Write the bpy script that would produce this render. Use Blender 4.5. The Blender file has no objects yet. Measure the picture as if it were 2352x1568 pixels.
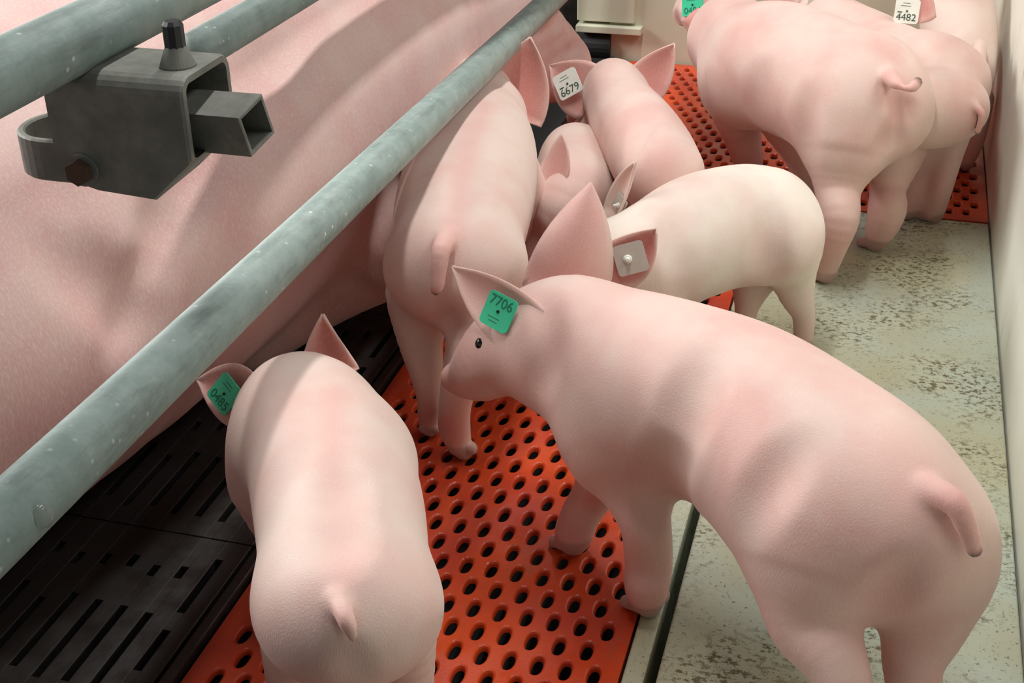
import bpy, bmesh, math, json, random
import numpy as np
from mathutils import Vector, Matrix, noise as mnoise

scene = bpy.context.scene
COL = scene.collection

# ------------------------------------------------------------------ camera
YAW, PITCH, ROLL = -0.2818, 0.5054, -0.0157
cam_d = bpy.data.cameras.new('camera')
cam = bpy.data.objects.new('camera', cam_d)
COL.objects.link(cam)
cy, sy = math.cos(YAW), math.sin(YAW)
fwd = Vector((sy * math.cos(PITCH), cy * math.cos(PITCH), -math.sin(PITCH)))
rgt = Vector((cy, -sy, 0))
up = rgt.cross(fwd)
r2 = rgt * math.cos(ROLL) + up * math.sin(ROLL)
u2 = -rgt * math.sin(ROLL) + up * math.cos(ROLL)
M = Matrix((r2, u2, -fwd)).transposed().to_4x4()
M.translation = Vector((0, 0, 1.0))
cam.matrix_world = M
cam_d.sensor_width = 36
cam_d.lens = 3050.5 / 2352 * 36
cam_d.clip_start = 0.05
scene.camera = cam

# ------------------------------------------------------------------ light and exposure
scene.view_settings.view_transform = 'Standard'
scene.view_settings.look = 'None'
scene.view_settings.gamma = 1
scene.view_settings.use_curve_mapping = False
scene.view_settings.exposure = -0.2
world = bpy.data.worlds.new('barn_air')
scene.world = world
world.use_nodes = True
bg = world.node_tree.nodes['Background']
bg.inputs['Color'].default_value = (0.92, 0.95, 0.97, 1)
bg.inputs['Strength'].default_value = 0.125

def area(name, loc, sx, sy_, power, col, rot=(0, 0, 0)):
    d = bpy.data.lights.new(name, 'AREA')
    d.shape = 'RECTANGLE'; d.size = sx; d.size_y = sy_; d.energy = power; d.color = col
    o = bpy.data.objects.new(name, d); COL.objects.link(o)
    o.location = loc; o.rotation_euler = rot
    return o
area('tube_or_fill_light', (-0.46, 1.9, 2.6), 0.10, 2.4, 52, (1.0, 0.985, 0.96))
area('tube_or_fill_light', (-4.6, 1.9, 2.6), 1.2, 3.0, 270, (1.0, 0.985, 0.96), (0, math.radians(-62), 0))  # broad unseen fill added on the left to brighten the right wall
area('tube_or_fill_light', (1.35, 1.8, 2.6), 0.5, 2.6, 32, (1.0, 0.985, 0.96), (0, math.radians(32), 0))

# ------------------------------------------------------------------ small helpers
def link(name, me, mat=None, parent=None):
    o = bpy.data.objects.new(name, me); COL.objects.link(o)
    if mat is not None:
        for m_ in (mat if isinstance(mat, (list, tuple)) else [mat]): me.materials.append(m_)
    if parent is not None: o.parent = parent
    return o
def tag(o, label=None, cat=None, group=None, kind=None):
    if label: o['label'] = label
    if cat: o['category'] = cat
    if group: o['group'] = group
    if kind: o['kind'] = kind
    return o
def empty(name, loc, label=None, cat=None, group=None, kind=None):
    o = bpy.data.objects.new(name, None); COL.objects.link(o); o.location = loc
    o.empty_display_size = 0.05
    return tag(o, label, cat, group, kind)
def mesh_of(bm, smooth=False):
    me = bpy.data.meshes.new('m'); bm.normal_update(); bm.to_mesh(me); bm.free()
    if smooth:
        for p_ in me.polygons: p_.use_smooth = True
    return me
def shift(me, v):
    me.transform(Matrix.Translation(v)); return me
def add_box(bm, a, b, bevel=0.0):
    vs = bmesh.ops.create_cube(bm, size=1)['verts']
    for v in vs:
        v.co = Vector(((a[i] + b[i]) / 2 + v.co[i] * (b[i] - a[i]) for i in range(3)))
    if bevel:
        es = list({e for v in vs for e in v.link_edges})
        bmesh.ops.bevel(bm, geom=es, offset=bevel, segments=3, affect='EDGES', profile=0.6)
def add_tube(bm, a, b, r, seg=28, caps=True, r2_=None):
    a, b = Vector(a), Vector(b); d = (b - a); n = d.normalized()
    res = bmesh.ops.create_cone(bm, cap_ends=caps, segments=seg, radius1=r, radius2=r if r2_ is None else r2_, depth=d.length)
    q = n.to_track_quat('Z', 'Y').to_matrix().to_4x4(); q.translation = (a + b) / 2
    bmesh.ops.transform(bm, matrix=q, verts=res['verts'])
def add_prism(bm, pts, ax, a, b):
    """pts: polygon in the two other axes; extruded on axis ax from a to b"""
    def mk(u, v, w):
        if ax == 1: return (u, w, v)
        if ax == 0: return (w, u, v)
        return (u, v, w)
    lo = [bm.verts.new(mk(u, v, a)) for u, v in pts]
    hi = [bm.verts.new(mk(u, v, b)) for u, v in pts]
    bm.faces.new(lo); bm.faces.new(hi[::-1])
    n = len(pts)
    for i in range(n):
        bm.faces.new((lo[i], hi[i], hi[(i + 1) % n], lo[(i + 1) % n]))
    bmesh.ops.recalc_face_normals(bm, faces=bm.faces)

# ------------------------------------------------------------------ materials
def new_mat(name):
    m = bpy.data.materials.new(name); m.use_nodes = True
    nt = m.node_tree; b = nt.nodes['Principled BSDF']
    return m, nt, b
def N(nt, t, **kw):
    n = nt.nodes.new(t)
    for k, v in kw.items():
        if k.startswith('_'): setattr(n, k[1:], v)
        else: n.inputs[k.replace('__', ' ')].default_value = v
    return n
def coords(nt, scale=(1, 1, 1)):
    g = nt.nodes.new('ShaderNodeNewGeometry'); mp = nt.nodes.new('ShaderNodeMapping')
    mp.inputs['Scale'].default_value = scale
    nt.links.new(g.outputs['Position'], mp.inputs['Vector']); return mp.outputs[0]
def ramp(nt, src, stops):
    r = nt.nodes.new('ShaderNodeValToRGB'); e = r.color_ramp.elements
    while len(e) < len(stops): e.new(0.5)
    for i, (p_, c) in enumerate(stops):
        e[i].position = p_; e[i].color = (*c, 1) if len(c) == 3 else c
    nt.links.new(src, r.inputs[0]); return r.outputs[0]
def mix(nt, f, a, b, mode='MIX'):
    m = nt.nodes.new('ShaderNodeMix'); m.data_type = 'RGBA'; m.blend_type = mode
    for s, v in ((0, f), (6, a), (7, b)):
        if isinstance(v, (int, float)): m.inputs[s].default_value = v
        elif isinstance(v, tuple): m.inputs[s].default_value = (*v, 1)
        else: nt.links.new(v, m.inputs[s])
    return m.outputs[2]
def noise(nt, vec, scale, detail=3, rough=0.55):
    n = nt.nodes.new('ShaderNodeTexNoise')
    n.inputs['Scale'].default_value = scale; n.inputs['Detail'].default_value = detail
    n.inputs['Roughness'].default_value = rough
    nt.links.new(vec, n.inputs['Vector']); return n.outputs[0]
def bump(nt, b, h, strength, dist):
    n = nt.nodes.new('ShaderNodeBump'); n.inputs['Strength'].default_value = strength
    n.inputs['Distance'].default_value = dist
    nt.links.new(h, n.inputs['Height']); nt.links.new(n.outputs[0], b.inputs['Normal'])
G3 = lambda v: (v, v, v)

def skin_mat(name, pale, pink, amount, hair=(900, 900, 220)):
    m, nt, b = new_mat(name)
    at = nt.nodes.new('ShaderNodeAttribute'); at.attribute_name = 'skin_mark'
    sp = nt.nodes.new('ShaderNodeSeparateColor'); nt.links.new(at.outputs['Color'], sp.inputs[0])
    v = coords(nt)
    blotch = ramp(nt, noise(nt, v, 9, 3), [(0.38, G3(0)), (0.66, G3(1))])
    c = mix(nt, amount, pale, pink)
    c = mix(nt, blotch, c, mix(nt, min(1, amount + .45), pale, pink))
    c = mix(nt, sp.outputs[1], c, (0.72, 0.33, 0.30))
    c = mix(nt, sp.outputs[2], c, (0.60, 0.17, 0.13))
    c = mix(nt, sp.outputs[0], c, (0.055, 0.035, 0.025))
    h = noise(nt, coords(nt, hair), 1.0, 2)
    c = mix(nt, ramp(nt, h, [(0.45, G3(0)), (0.75, G3(0.45 if 'sow' in name else 0.22))]), c, (0.86, 0.75, 0.66))
    nt.links.new(c, b.inputs['Base Color'])
    b.inputs['Roughness'].default_value = 0.55
    b.inputs['Specular IOR Level'].default_value = 0.3
    b.inputs['Subsurface Weight'].default_value = 0.07
    b.inputs['Subsurface Radius'].default_value = (0.02, 0.008, 0.005)
    b.inputs['Subsurface Scale'].default_value = 1.0
    b.inputs['Sheen Weight'].default_value = 0.25
    b.inputs['Sheen Roughness'].default_value = 0.45
    b.inputs['Sheen Tint'].default_value = (1, 0.93, 0.85, 1)
    bump(nt, b, h, 0.35, 0.0012)
    return m
PALE, PINK = (0.79, 0.67, 0.59), (0.70, 0.385, 0.345)
SKIN = {'pink': skin_mat('piglet_skin_pink', PALE, PINK, 0.42),
        'light': skin_mat('piglet_skin_light', PALE, PINK, 0.20),
        'cream': skin_mat('piglet_skin_cream', (0.81, 0.73, 0.635), PINK, 0.05),
        'sow': skin_mat('sow_skin', (0.78, 0.60, 0.54), (0.72, 0.40, 0.38), 0.40, (420, 420, 140))}

def plain(name, col, rough=0.5, metal=0.0):
    m, nt, b = new_mat(name)
    v = coords(nt); n_ = noise(nt, v, 60, 2)
    c = mix(nt, n_, tuple(x * .9 for x in col), tuple(min(1, x * 1.08) for x in col))
    nt.links.new(c, b.inputs['Base Color'])
    b.inputs['Roughness'].default_value = rough; b.inputs['Metallic'].default_value = metal
    return m
GREEN = plain('green_tag_plastic', (0.05, 0.62, 0.34), 0.4)
WHITE = plain('white_tag_plastic', (0.86, 0.88, 0.80), 0.4)
CLEAR = plain('cloudy_tag_plastic', (0.55, 0.50, 0.44), 0.3)
INK = plain('tag_print', (0.05, 0.10, 0.07), 0.7)
INKG = plain('tag_print_green', (0.01, 0.20, 0.11), 0.7)
EYE = plain('eye_dark', (0.012, 0.008, 0.008), 0.12)

def galv(name, c1, c2, speck=True, rough=0.55):
    m, nt, b = new_mat(name); v = coords(nt)
    c = mix(nt, ramp(nt, noise(nt, v, 26, 4, .7), [(0.35, G3(0)), (0.65, G3(1))]), c1, c2)
    if speck:
        vo = nt.nodes.new('ShaderNodeTexVoronoi'); vo.inputs['Scale'].default_value = 75
        nt.links.new(v, vo.inputs['Vector'])
        s = ramp(nt, vo.outputs['Distance'], [(0.08, G3(1)), (0.19, G3(0))])
        big = ramp(nt, noise(nt, v, 14, 2), [(0.50, G3(0)), (0.58, G3(1))])
        c = mix(nt, mix(nt, 1.0, s, big, 'MULTIPLY'), c, (0.72, 0.80, 0.76))
    dirt = ramp(nt, noise(nt, coords(nt, (60, 8, 60)), 1, 4, .7), [(0.5, G3(0)), (0.72, G3(0.6))])
    c = mix(nt, dirt, c, (0.16, 0.17, 0.15))
    nt.links.new(c, b.inputs['Base Color'])
    b.inputs['Metallic'].default_value = 0.12; b.inputs['Roughness'].default_value = rough
    bump(nt, b, noise(nt, v, 140, 3), 0.15, 0.001)
    return m
GALV = galv('galvanised_pipe', (0.26, 0.335, 0.31), (0.36, 0.44, 0.41))
CAST = galv('cast_clamp_metal', (0.14, 0.145, 0.125), (0.235, 0.235, 0.205), False, 0.6)
RUST = plain('rusty_bolt', (0.10, 0.055, 0.035), 0.7, 0.3)
RUBBER = plain('black_rubber', (0.02, 0.02, 0.022), 0.5)

def orange_mat():
    m, nt, b = new_mat('orange_plastic'); v = coords(nt)
    c = mix(nt, ramp(nt, noise(nt, v, 5, 4, .6), [(0.36, G3(0)), (0.62, G3(1))]), (0.66, 0.075, 0.012), (0.48, 0.045, 0.018))
    grime = ramp(nt, noise(nt, v, 22, 5, .7), [(0.55, G3(0)), (0.80, G3(0.55))])
    c = mix(nt, grime, c, (0.20, 0.10, 0.05))
    nt.links.new(c, b.inputs['Base Color'])
    r = ramp(nt, noise(nt, v, 12, 3), [(0.35, G3(0.22)), (0.65, G3(0.5))])
    nt.links.new(r, b.inputs['Roughness'])
    bump(nt, b, noise(nt, v, 240, 2), 0.25, 0.001)
    return m
ORANGE = orange_mat()
def black_mat():
    m, nt, b = new_mat('black_cast_grate'); v = coords(nt)
    c = mix(nt, noise(nt, v, 18, 4, .7), (0.009, 0.008, 0.007), (0.024, 0.021, 0.019))
    nt.links.new(c, b.inputs['Base Color'])
    nt.links.new(ramp(nt, noise(nt, v, 30, 3), [(0.3, G3(0.3)), (0.7, G3(0.6))]), b.inputs['Roughness'])
    bump(nt, b, noise(nt, v, 160, 3), 0.3, 0.001)
    return m
BLACK = black_mat()
def concrete_mat():
    m, nt, b = new_mat('speckled_concrete'); v = coords(nt)
    c = mix(nt, ramp(nt, noise(nt, v, 3.6, 3), [(0.38, G3(0)), (0.62, G3(1))]), (0.48, 0.55, 0.47), (0.47, 0.46, 0.31))
    patch = ramp(nt, noise(nt, v, 6.5, 3), [(0.44, G3(0)), (0.58, G3(1))])
    sp_ = ramp(nt, noise(nt, coords(nt, (105, 140, 105)), 1, 3, .7), [(0.50, G3(0)), (0.60, G3(1))])
    c = mix(nt, mix(nt, 1.0, sp_, patch, 'MULTIPLY'), c, (0.15, 0.125, 0.065))
    sp2 = ramp(nt, noise(nt, coords(nt, (240, 280, 240)), 1, 2, .7), [(0.62, G3(0)), (0.68, G3(.8))])
    c = mix(nt, sp2, c, (0.10, 0.085, 0.05))
    nt.links.new(c, b.inputs['Base Color'])
    nt.links.new(ramp(nt, patch, [(0, G3(0.35)), (1, G3(0.8))]), b.inputs['Roughness'])
    bump(nt, b, noise(nt, v, 130, 4), 0.4, 0.002)
    return m
CONC = concrete_mat()
def wall_mat(name, c1, c2, sme=0.75):
    m, nt, b = new_mat(name); v = coords(nt)
    c = mix(nt, ramp(nt, noise(nt, coords(nt, (5, 5, 1.6)), 1, 4), [(0.4, G3(0)), (0.7, G3(1))]), c1, c2)
    sm = ramp(nt, noise(nt, coords(nt, (14, 10, 3)), 1, 4, .6), [(0.60, G3(0)), (0.74, G3(sme))])
    c = mix(nt, sm, c, (0.30, 0.24, 0.16))
    nt.links.new(c, b.inputs['Base Color']); b.inputs['Roughness'].default_value = 0.4
    return m
WALL = wall_mat('cream_panel', (0.84, 0.86, 0.77), (0.78, 0.78, 0.67))
WALLB = wall_mat('beige_panel', (0.60, 0.60, 0.46), (0.53, 0.52, 0.40), 0.15)
DARK = plain('dark_pit', (0.012, 0.010, 0.009), 0.9)

# ------------------------------------------------------------------ flesh: blended distance field -> one continuous mesh
def sdf_seg(P, a, b, ra, rb):
    a = np.array(a, np.float32); b = np.array(b, np.float32); d = b - a
    t = np.clip(((P - a) @ d) / max(float(d @ d), 1e-9), 0, 1)
    q = P - a - t[:, None] * d
    return np.sqrt((q * q).sum(1)) - (ra + (rb - ra) * t)
def smin(a, b, k):
    h = np.maximum(k - np.abs(a - b), 0) / k
    return np.minimum(a, b) - h * h * k * 0.25
def catmull(pts, n=4):
    P = [np.array(q, float) for q in pts]; out = []
    for i in range(len(P) - 1):
        p0 = P[max(i - 1, 0)]; p1 = P[i]; p2 = P[i + 1]; p3 = P[min(i + 2, len(P) - 1)]
        for j in range(n):
            t = j / n
            out.append(0.5 * ((2 * p1) + (-p0 + p2) * t + (2 * p0 - 5 * p1 + 4 * p2 - p3) * t * t + (-p0 + 3 * p1 - 3 * p2 + p3) * t ** 3))
    out.append(P[-1]); return out
def chain_sdf(P, pts, smooth=True, n=4):
    pts = catmull(pts, n) if smooth and len(pts) > 2 else [np.array(q, float) for q in pts]
    r = None
    for a, b in zip(pts[:-1], pts[1:]):
        s = sdf_seg(P, a[:3], b[:3], a[3], b[3]); r = s if r is None else np.minimum(r, s)
    if r is None:
        a = pts[0]; r = sdf_seg(P, a[:3], a[:3] + 1e-4, a[3], a[3])
    return r
def body_field(S):
    def f(P):
        k = S['k']
        d = chain_sdf(P, S['trunk'], True, 9)
        for e in S.get('extra', []):
            d = smin(d, sdf_seg(P, e[:3], np.array(e[:3]) + 1e-4, e[3], e[3]), 0.05)
        if S.get('bulk'): d = smin(d, chain_sdf(P, S['bulk']), 0.14)
        if S.get('head'): d = smin(d, chain_sdf(P, S['head']), k * 1.2)
        if S.get('snout'): d = smin(d, chain_sdf(P, S['snout'] * 1), 0.005)
        for l in S.get('legs', []):
            l = [list(q) for q in l]
            r = l[-1][3]; l[-1][3] = r * .66
            d = smin(d, chain_sdf(P, l), k)
            # cloven hoof: two toes
            h = np.array(l[-1][:3])
            dr = S.get('dir', (0, 1)); s_ = np.array([-dr[1], dr[0], 0.]); fw = np.array([dr[0], dr[1], 0.])
            for sg in (-1, 1):
                c = h + s_ * sg * r * 0.56
                a = c - fw * r * .25; b = c + fw * r * 1.05 - s_ * sg * r * .05
                t = sdf_seg(P, (a[0], a[1], r * 1.0), (b[0], b[1], r * .36), r * .47, r * .34)
                d = smin(d, t, 0.003)
        if S.get('tail'): d = smin(d, chain_sdf(P, S['tail']), 0.008)
        for g in S.get('grooves', []):
            q = chain_sdf(P, g)
            d = -smin(-d, q, 0.018)
        for g in S.get('ridges', []):
            d = smin(d, chain_sdf(P, g), 0.03)
        return np.maximum(d, -P[:, 2] + S.get('z0', 0.0015))
    return f
def surface_nets(f, lo, hi, h):
    lo = np.array(lo) - 2 * h; n = np.ceil((np.array(hi) + 2 * h - lo) / h).astype(int) + 1
    ax = [lo[i] + h * np.arange(n[i]) for i in range(3)]
    # coarse pass finds where the surface is; only those cells are sampled finely
    q = 4; nc = (n + q - 1) // q + 1
    axc = [lo[i] + h * q * np.arange(nc[i]) for i in range(3)]
    gc = np.stack(np.meshgrid(*axc, indexing='ij'), -1).reshape(-1, 3).astype(np.float32)
    VC = f(gc).reshape(nc)
    ii = [np.minimum((np.arange(n[i]) + q // 2) // q, nc[i] - 1) for i in range(3)]
    V = VC[np.ix_(*ii)].astype(np.float32).copy()
    pts_ = np.argwhere(np.abs(V) < h * q * 2.0)
    for s0 in range(0, len(pts_), 200000):
        b_ = pts_[s0:s0 + 200000]
        V[tuple(b_.T)] = f((lo + h * b_).astype(np.float32))
    neg = V < 0
    c = np.zeros(n - 1, int)
    for dx in (0, 1):
        for dy in (0, 1):
            for dz in (0, 1):
                c += neg[dx:n[0] - 1 + dx, dy:n[1] - 1 + dy, dz:n[2] - 1 + dz]
    act = (c > 0) & (c < 8)
    idx = -np.ones(n - 1, int); cells = np.argwhere(act); idx[act] = np.arange(len(cells))
    acc = np.zeros((len(cells), 3)); cnt = np.zeros(len(cells))
    i0, j0, k0 = cells.T
    for axis in range(3):
        o1, o2 = [a for a in range(3) if a != axis]
        for u in (0, 1):
            for w in (0, 1):
                off = [0, 0, 0]; off[o1] = u; off[o2] = w
                A = V[i0 + off[0], j0 + off[1], k0 + off[2]]
                off2 = list(off); off2[axis] = 1
                B = V[i0 + off2[0], j0 + off2[1], k0 + off2[2]]
                cr = (A < 0) != (B < 0)
                t = np.where(cr, A / np.where(cr, A - B, 1), 0)
                pt = np.zeros((len(cells), 3)); pt[:, o1] = u; pt[:, o2] = w; pt[:, axis] = t
                acc[cr] += pt[cr]; cnt[cr] += 1
    verts = lo + h * (cells + acc / cnt[:, None])
    faces = []
    for axis in range(3):
        o1, o2 = (axis + 1) % 3, (axis + 2) % 3
        sl = [slice(None)] * 3; s2 = [slice(None)] * 3
        sl[axis] = slice(0, n[axis] - 1); s2[axis] = slice(1, n[axis])
        for o in (o1, o2):
            sl[o] = slice(1, n[o] - 1); s2[o] = slice(1, n[o] - 1)
        A = neg[tuple(sl)]; B = neg[tuple(s2)]
        e = np.argwhere(A != B)
        base = e.copy(); base[:, o1] += 1; base[:, o2] += 1
        inside = A[tuple(e.T)]
        def cell(du, dw):
            q = base.copy(); q[:, o1] -= du; q[:, o2] -= dw
            return idx[tuple(q.T)]
        q = np.stack([cell(1, 1), cell(0, 1), cell(0, 0), cell(1, 0)], 1)
        q[~inside] = q[~inside][:, ::-1]
        faces.append(q)
    faces = np.concatenate(faces); faces = faces[(faces >= 0).all(1)]
    # pull the vertices onto the true surface
    verts = verts.astype(np.float32)
    for _ in range(2):
        d = f(verts); e = 0.002; g = np.zeros_like(verts)
        for a in range(3):
            s = np.zeros(3, np.float32); s[a] = e
            g[:, a] = (f(verts + s) - f(verts - s)) / (2 * e)
        gg = np.maximum((g * g).sum(1), 0.25)
        verts = verts - np.clip(d / gg, -h, h)[:, None] * g
    return verts, faces

def ear_mesh(E, root, nu=16, nv=12, th=0.0022):
    """a cupped, thin, closed leaf between base A-B and tip T, rooted inside the head"""
    A, T, B, n = (np.array(E[k], float) for k in ('A', 'T', 'B', 'n'))
    mid = (A + B) / 2; L_ = np.linalg.norm(T - mid); ud = (T - mid) / L_
    wd = (B - A); wd = wd - ud * (wd @ ud); wd = wd / np.linalg.norm(wd)
    def bez(p0, p1, bul, sgn, t):
        c = (p0 + p1) / 2 + wd * sgn * bul * L_ * 0.9
        return (1 - t) ** 2 * p0 + 2 * t * (1 - t) * c + t * t * p1
    rootp = np.array(root, float)
    V = []; C = []
    us = [-0.18] + [i / (nu - 1) for i in range(nu)]
    for u in us:
        uc = max(u, 0) ** 0.92
        Lp = bez(A, T, E['b1'], -1, uc); Rp = bez(B, T, E['b2'], 1, uc)
        if u < 0:
            dv = (rootp - mid); dv = dv / max(np.linalg.norm(dv), 1e-6) * 0.022
            Lp = A * .6 + mid * .4 + dv; Rp = B * .6 + mid * .4 + dv
        for j in range(nv):
            v = j / (nv - 1)
            # round the very tip
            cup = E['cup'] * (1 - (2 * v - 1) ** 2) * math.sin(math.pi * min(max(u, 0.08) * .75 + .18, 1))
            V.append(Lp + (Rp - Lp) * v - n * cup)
            C.append(E['tone'] * (0.45 + 0.55 * (1 - abs(2 * v - 1) ** 3)) * (1.0 if u < .85 else .75))  # edges coloured paler, a rim highlight put into the ear tone
    V = np.array(V); rows = len(us)
    G = V.reshape(rows, nv, 3)
    # normals
    du = np.gradient(G, axis=0); dv_ = np.gradient(G, axis=1)
    nn = np.cross(du, dv_); nn /= np.maximum(np.linalg.norm(nn, axis=2, keepdims=True), 1e-9)
    edge = np.ones((rows, nv, 1)); 
    for j in range(nv):
        v = j / (nv - 1); edge[:, j] = 0.45 + 0.55 * (1 - abs(2 * v - 1) ** 4)
    F_, K_ = G + nn * th * edge, G - nn * th * edge
    verts = np.concatenate([F_.reshape(-1, 3), K_.reshape(-1, 3)]); n0 = rows * nv
    faces = []
    for i in range(rows - 1):
        for j in range(nv - 1):
            a, b, c, d = i * nv + j, i * nv + j + 1, (i + 1) * nv + j + 1, (i + 1) * nv + j
            faces.append((a, d, c, b)); faces.append((n0 + a, n0 + b, n0 + c, n0 + d))
    ring = [i * nv for i in range(rows)] + [(rows - 1) * nv + j for j in range(1, nv)] + [i * nv + nv - 1 for i in range(rows - 2, -1, -1)] + [j for j in range(nv - 2, 0, -1)]
    m = len(ring)
    for i in range(m):
        a, b = ring[i], ring[(i + 1) % m]
        faces.append((a, b, n0 + b, n0 + a))
    return verts, faces, np.array(C + C)

def flesh_mesh(S, h, origin):
    f = body_field(S)
    pts = S['trunk'] + S.get('head', []) + S.get('tail', []) + S.get('extra', []) + [q for l in S.get('legs', []) for q in l] + S.get('snout', []) + S.get('bulk', [])
    pts = np.array(pts)
    lo = (pts[:, :3] - pts[:, 3:4]).min(0) - .01; hi = (pts[:, :3] + pts[:, 3:4]).max(0) + .01
    lo[2] = max(lo[2], -0.01)
    V, F = surface_nets(f, lo, hi, h)
    col = np.zeros((len(V), 4), np.float32); col[:, 3] = 1
    def near(p_, r): 
        d = np.linalg.norm(V - np.array(p_[:3]), axis=1); return np.clip(1.5 - d / r, 0, 1)
    for m in S.get('marks', []):
        w = near(m, m[3]); col[:, 1] = np.maximum(col[:, 1], w * m[5])
    for ml, a_ in S.get('mlines', []):
        if len(ml) > 1:
            dd_ = chain_sdf(V, [q[:3] + [0.0] for q in ml])
            col[:, 1] = np.maximum(col[:, 1], np.exp(-(dd_ / ml[0][3]) ** 2) * a_)
    if S.get('tail'):
        for q in S['tail'][1:]: col[:, 1] = np.maximum(col[:, 1], near(q, q[3] * 1.9) * .55)
        q = S['tail'][-1]
        if S.get('tailtip', True): col[:, 0] = np.maximum(col[:, 0], np.clip(3.0 - 2 * np.linalg.norm(V - (np.array(q[:3]) + 0.7 * q[3] * (np.array(q[:3]) - np.array(S['tail'][-2][:3])) / max(np.linalg.norm(np.array(q[:3]) - np.array(S['tail'][-2][:3])), 1e-5)), axis=1) / q[3], 0, 1) * .85)
    for l in S.get('legs', []):
        q = l[-1]
        near_leg = chain_sdf(V, l) < 0.03
        hz = np.clip((l[-1][3] * 1.5 - V[:, 2]) / 0.006, 0, 1) * near_leg
        col[:, 0] = np.maximum(col[:, 0], hz * .38)
        col[:, 1] = np.maximum(col[:, 1], np.clip((0.16 - V[:, 2]) / 0.12, 0, 1) * near_leg * .35)
    if S.get('snout'):
        col[:, 1] = np.maximum(col[:, 1], near(S['snout'][-1], S['snout'][-1][3] * 1.3) * .7)
    Vs, Fs, Cs = [V], [tuple(int(i) for i in q) for q in F], [col]
    nb = len(V); base = nb
    hd = S.get('head') or S['trunk'][-1:]
    root = np.array(hd[0][:3]) * .5 + np.array(hd[min(1, len(hd) - 1)][:3]) * .5
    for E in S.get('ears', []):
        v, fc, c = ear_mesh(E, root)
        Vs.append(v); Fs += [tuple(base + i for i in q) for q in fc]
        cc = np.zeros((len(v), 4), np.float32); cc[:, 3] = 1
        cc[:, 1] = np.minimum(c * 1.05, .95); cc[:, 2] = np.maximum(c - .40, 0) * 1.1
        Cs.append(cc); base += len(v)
    V = np.concatenate(Vs) - np.array(origin); col = np.concatenate(Cs)
    me = bpy.data.meshes.new('m'); me.from_pydata(V.tolist(), [], Fs)
    me.polygons.foreach_set('use_smooth', [True] * len(me.polygons))
    ca = me.color_attributes.new('skin_mark', 'FLOAT_COLOR', 'POINT')
    ca.data.foreach_set('color', col.astype(np.float32).ravel())
    bm = bmesh.new(); bm.from_mesh(me)
    bmesh.ops.recalc_face_normals(bm, faces=bm.faces); bm.to_mesh(me); bm.free()
    me.update(); return me

def text_mesh(txt, size):
    c = bpy.data.curves.new('t', 'FONT'); c.body = txt; c.size = size; c.align_x = 'CENTER'; c.align_y = 'CENTER'
    c.extrude = 0.00015
    o = bpy.data.objects.new('t', c); COL.objects.link(o)
    dg = bpy.context.evaluated_depsgraph_get()
    me = bpy.data.meshes.new_from_object(o.evaluated_get(dg))
    bpy.data.objects.remove(o); bpy.data.curves.remove(c); return me
def ear_tag(T, parent, origin):
    x = Vector(T['x']).normalized(); n = Vector(T['n']).normalized(); y = n.cross(x).normalized()
    Mx = Matrix((x, y, n)).transposed().to_4x4(); Mx.translation = Vector(T['c']) - Vector(origin)
    s = T['size'] / 2
    bm = bmesh.new(); rr_ = s * .26; out = []
    for cx_, cy_, a0 in ((s - rr_, s - rr_, 0), (-s + rr_, s - rr_, 90), (-s + rr_, -s + rr_, 180), (s - rr_, -s + rr_, 270)):
        for k_ in range(7):
            a_ = math.radians(a0 + 15 * k_); out.append((cx_ + rr_ * math.cos(a_), cy_ + rr_ * math.sin(a_)))
    add_prism(bm, out, 2, -.001, .001)
    bm.transform(Mx)
    mt = {'green': GREEN, 'white': WHITE, 'back': CLEAR}[T['kind']]
    o = link('ear_tag', mesh_of(bm), mt, parent)
    o['label'] = {'green': 'square green plastic ear tag with a printed number', 'white': 'square white ear tag with a printed number', 'back': 'cloudy back plate of an ear tag with a white stud'}[T['kind']]
    bm = bmesh.new()
    if T['kind'] == 'back':
        add_tube(bm, (-.2 * s, 0, .001), (-.2 * s, 0, .004), s * .30, 20, r2_=s * .22)
        add_tube(bm, (-.2 * s, 0, .004), (-.2 * s, 0, .010), s * .17, 16, r2_=s * .10)
    else:
        add_tube(bm, (0, 0, .0009), (0, 0, .0022), s * .085, 16)
    bm.transform(Mx)
    link('tag_stud', mesh_of(bm), WHITE if T['kind'] == 'back' else (INK if T['kind'] == 'white' else DARK), o)
    ink = INKG if T['kind'] == 'green' else INK
    if T['text']:
        me = text_mesh(T['text'], s * .82)
        fl = -1
        if T['text'] == '7706': fl = 1
        me.transform(Matrix.Translation((0, fl * s * .52, .0013))); me.transform(Mx)
        link('tag_number', me, ink, o)
    if T['kind'] in ('green', 'white') and T['text']:
        bm = bmesh.new(); fl = 1 if T['text'] != '7706' else -1
        for i in range(2):
            w = (.55, .4)[i]
            add_box(bm, (-s * w, fl * s * (.42 + .22 * i) - .0004, .001), (s * w * .5, fl * s * (.42 + .22 * i) + .0004, .0013))
        if T['kind'] == 'white': add_box(bm, (-s * .75, -s * .12 - .0008, .001), (-s * .38, -s * .12 + .0014, .0013))
        bm.transform(Mx); link('tag_print', mesh_of(bm), ink, o)
    return o

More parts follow.
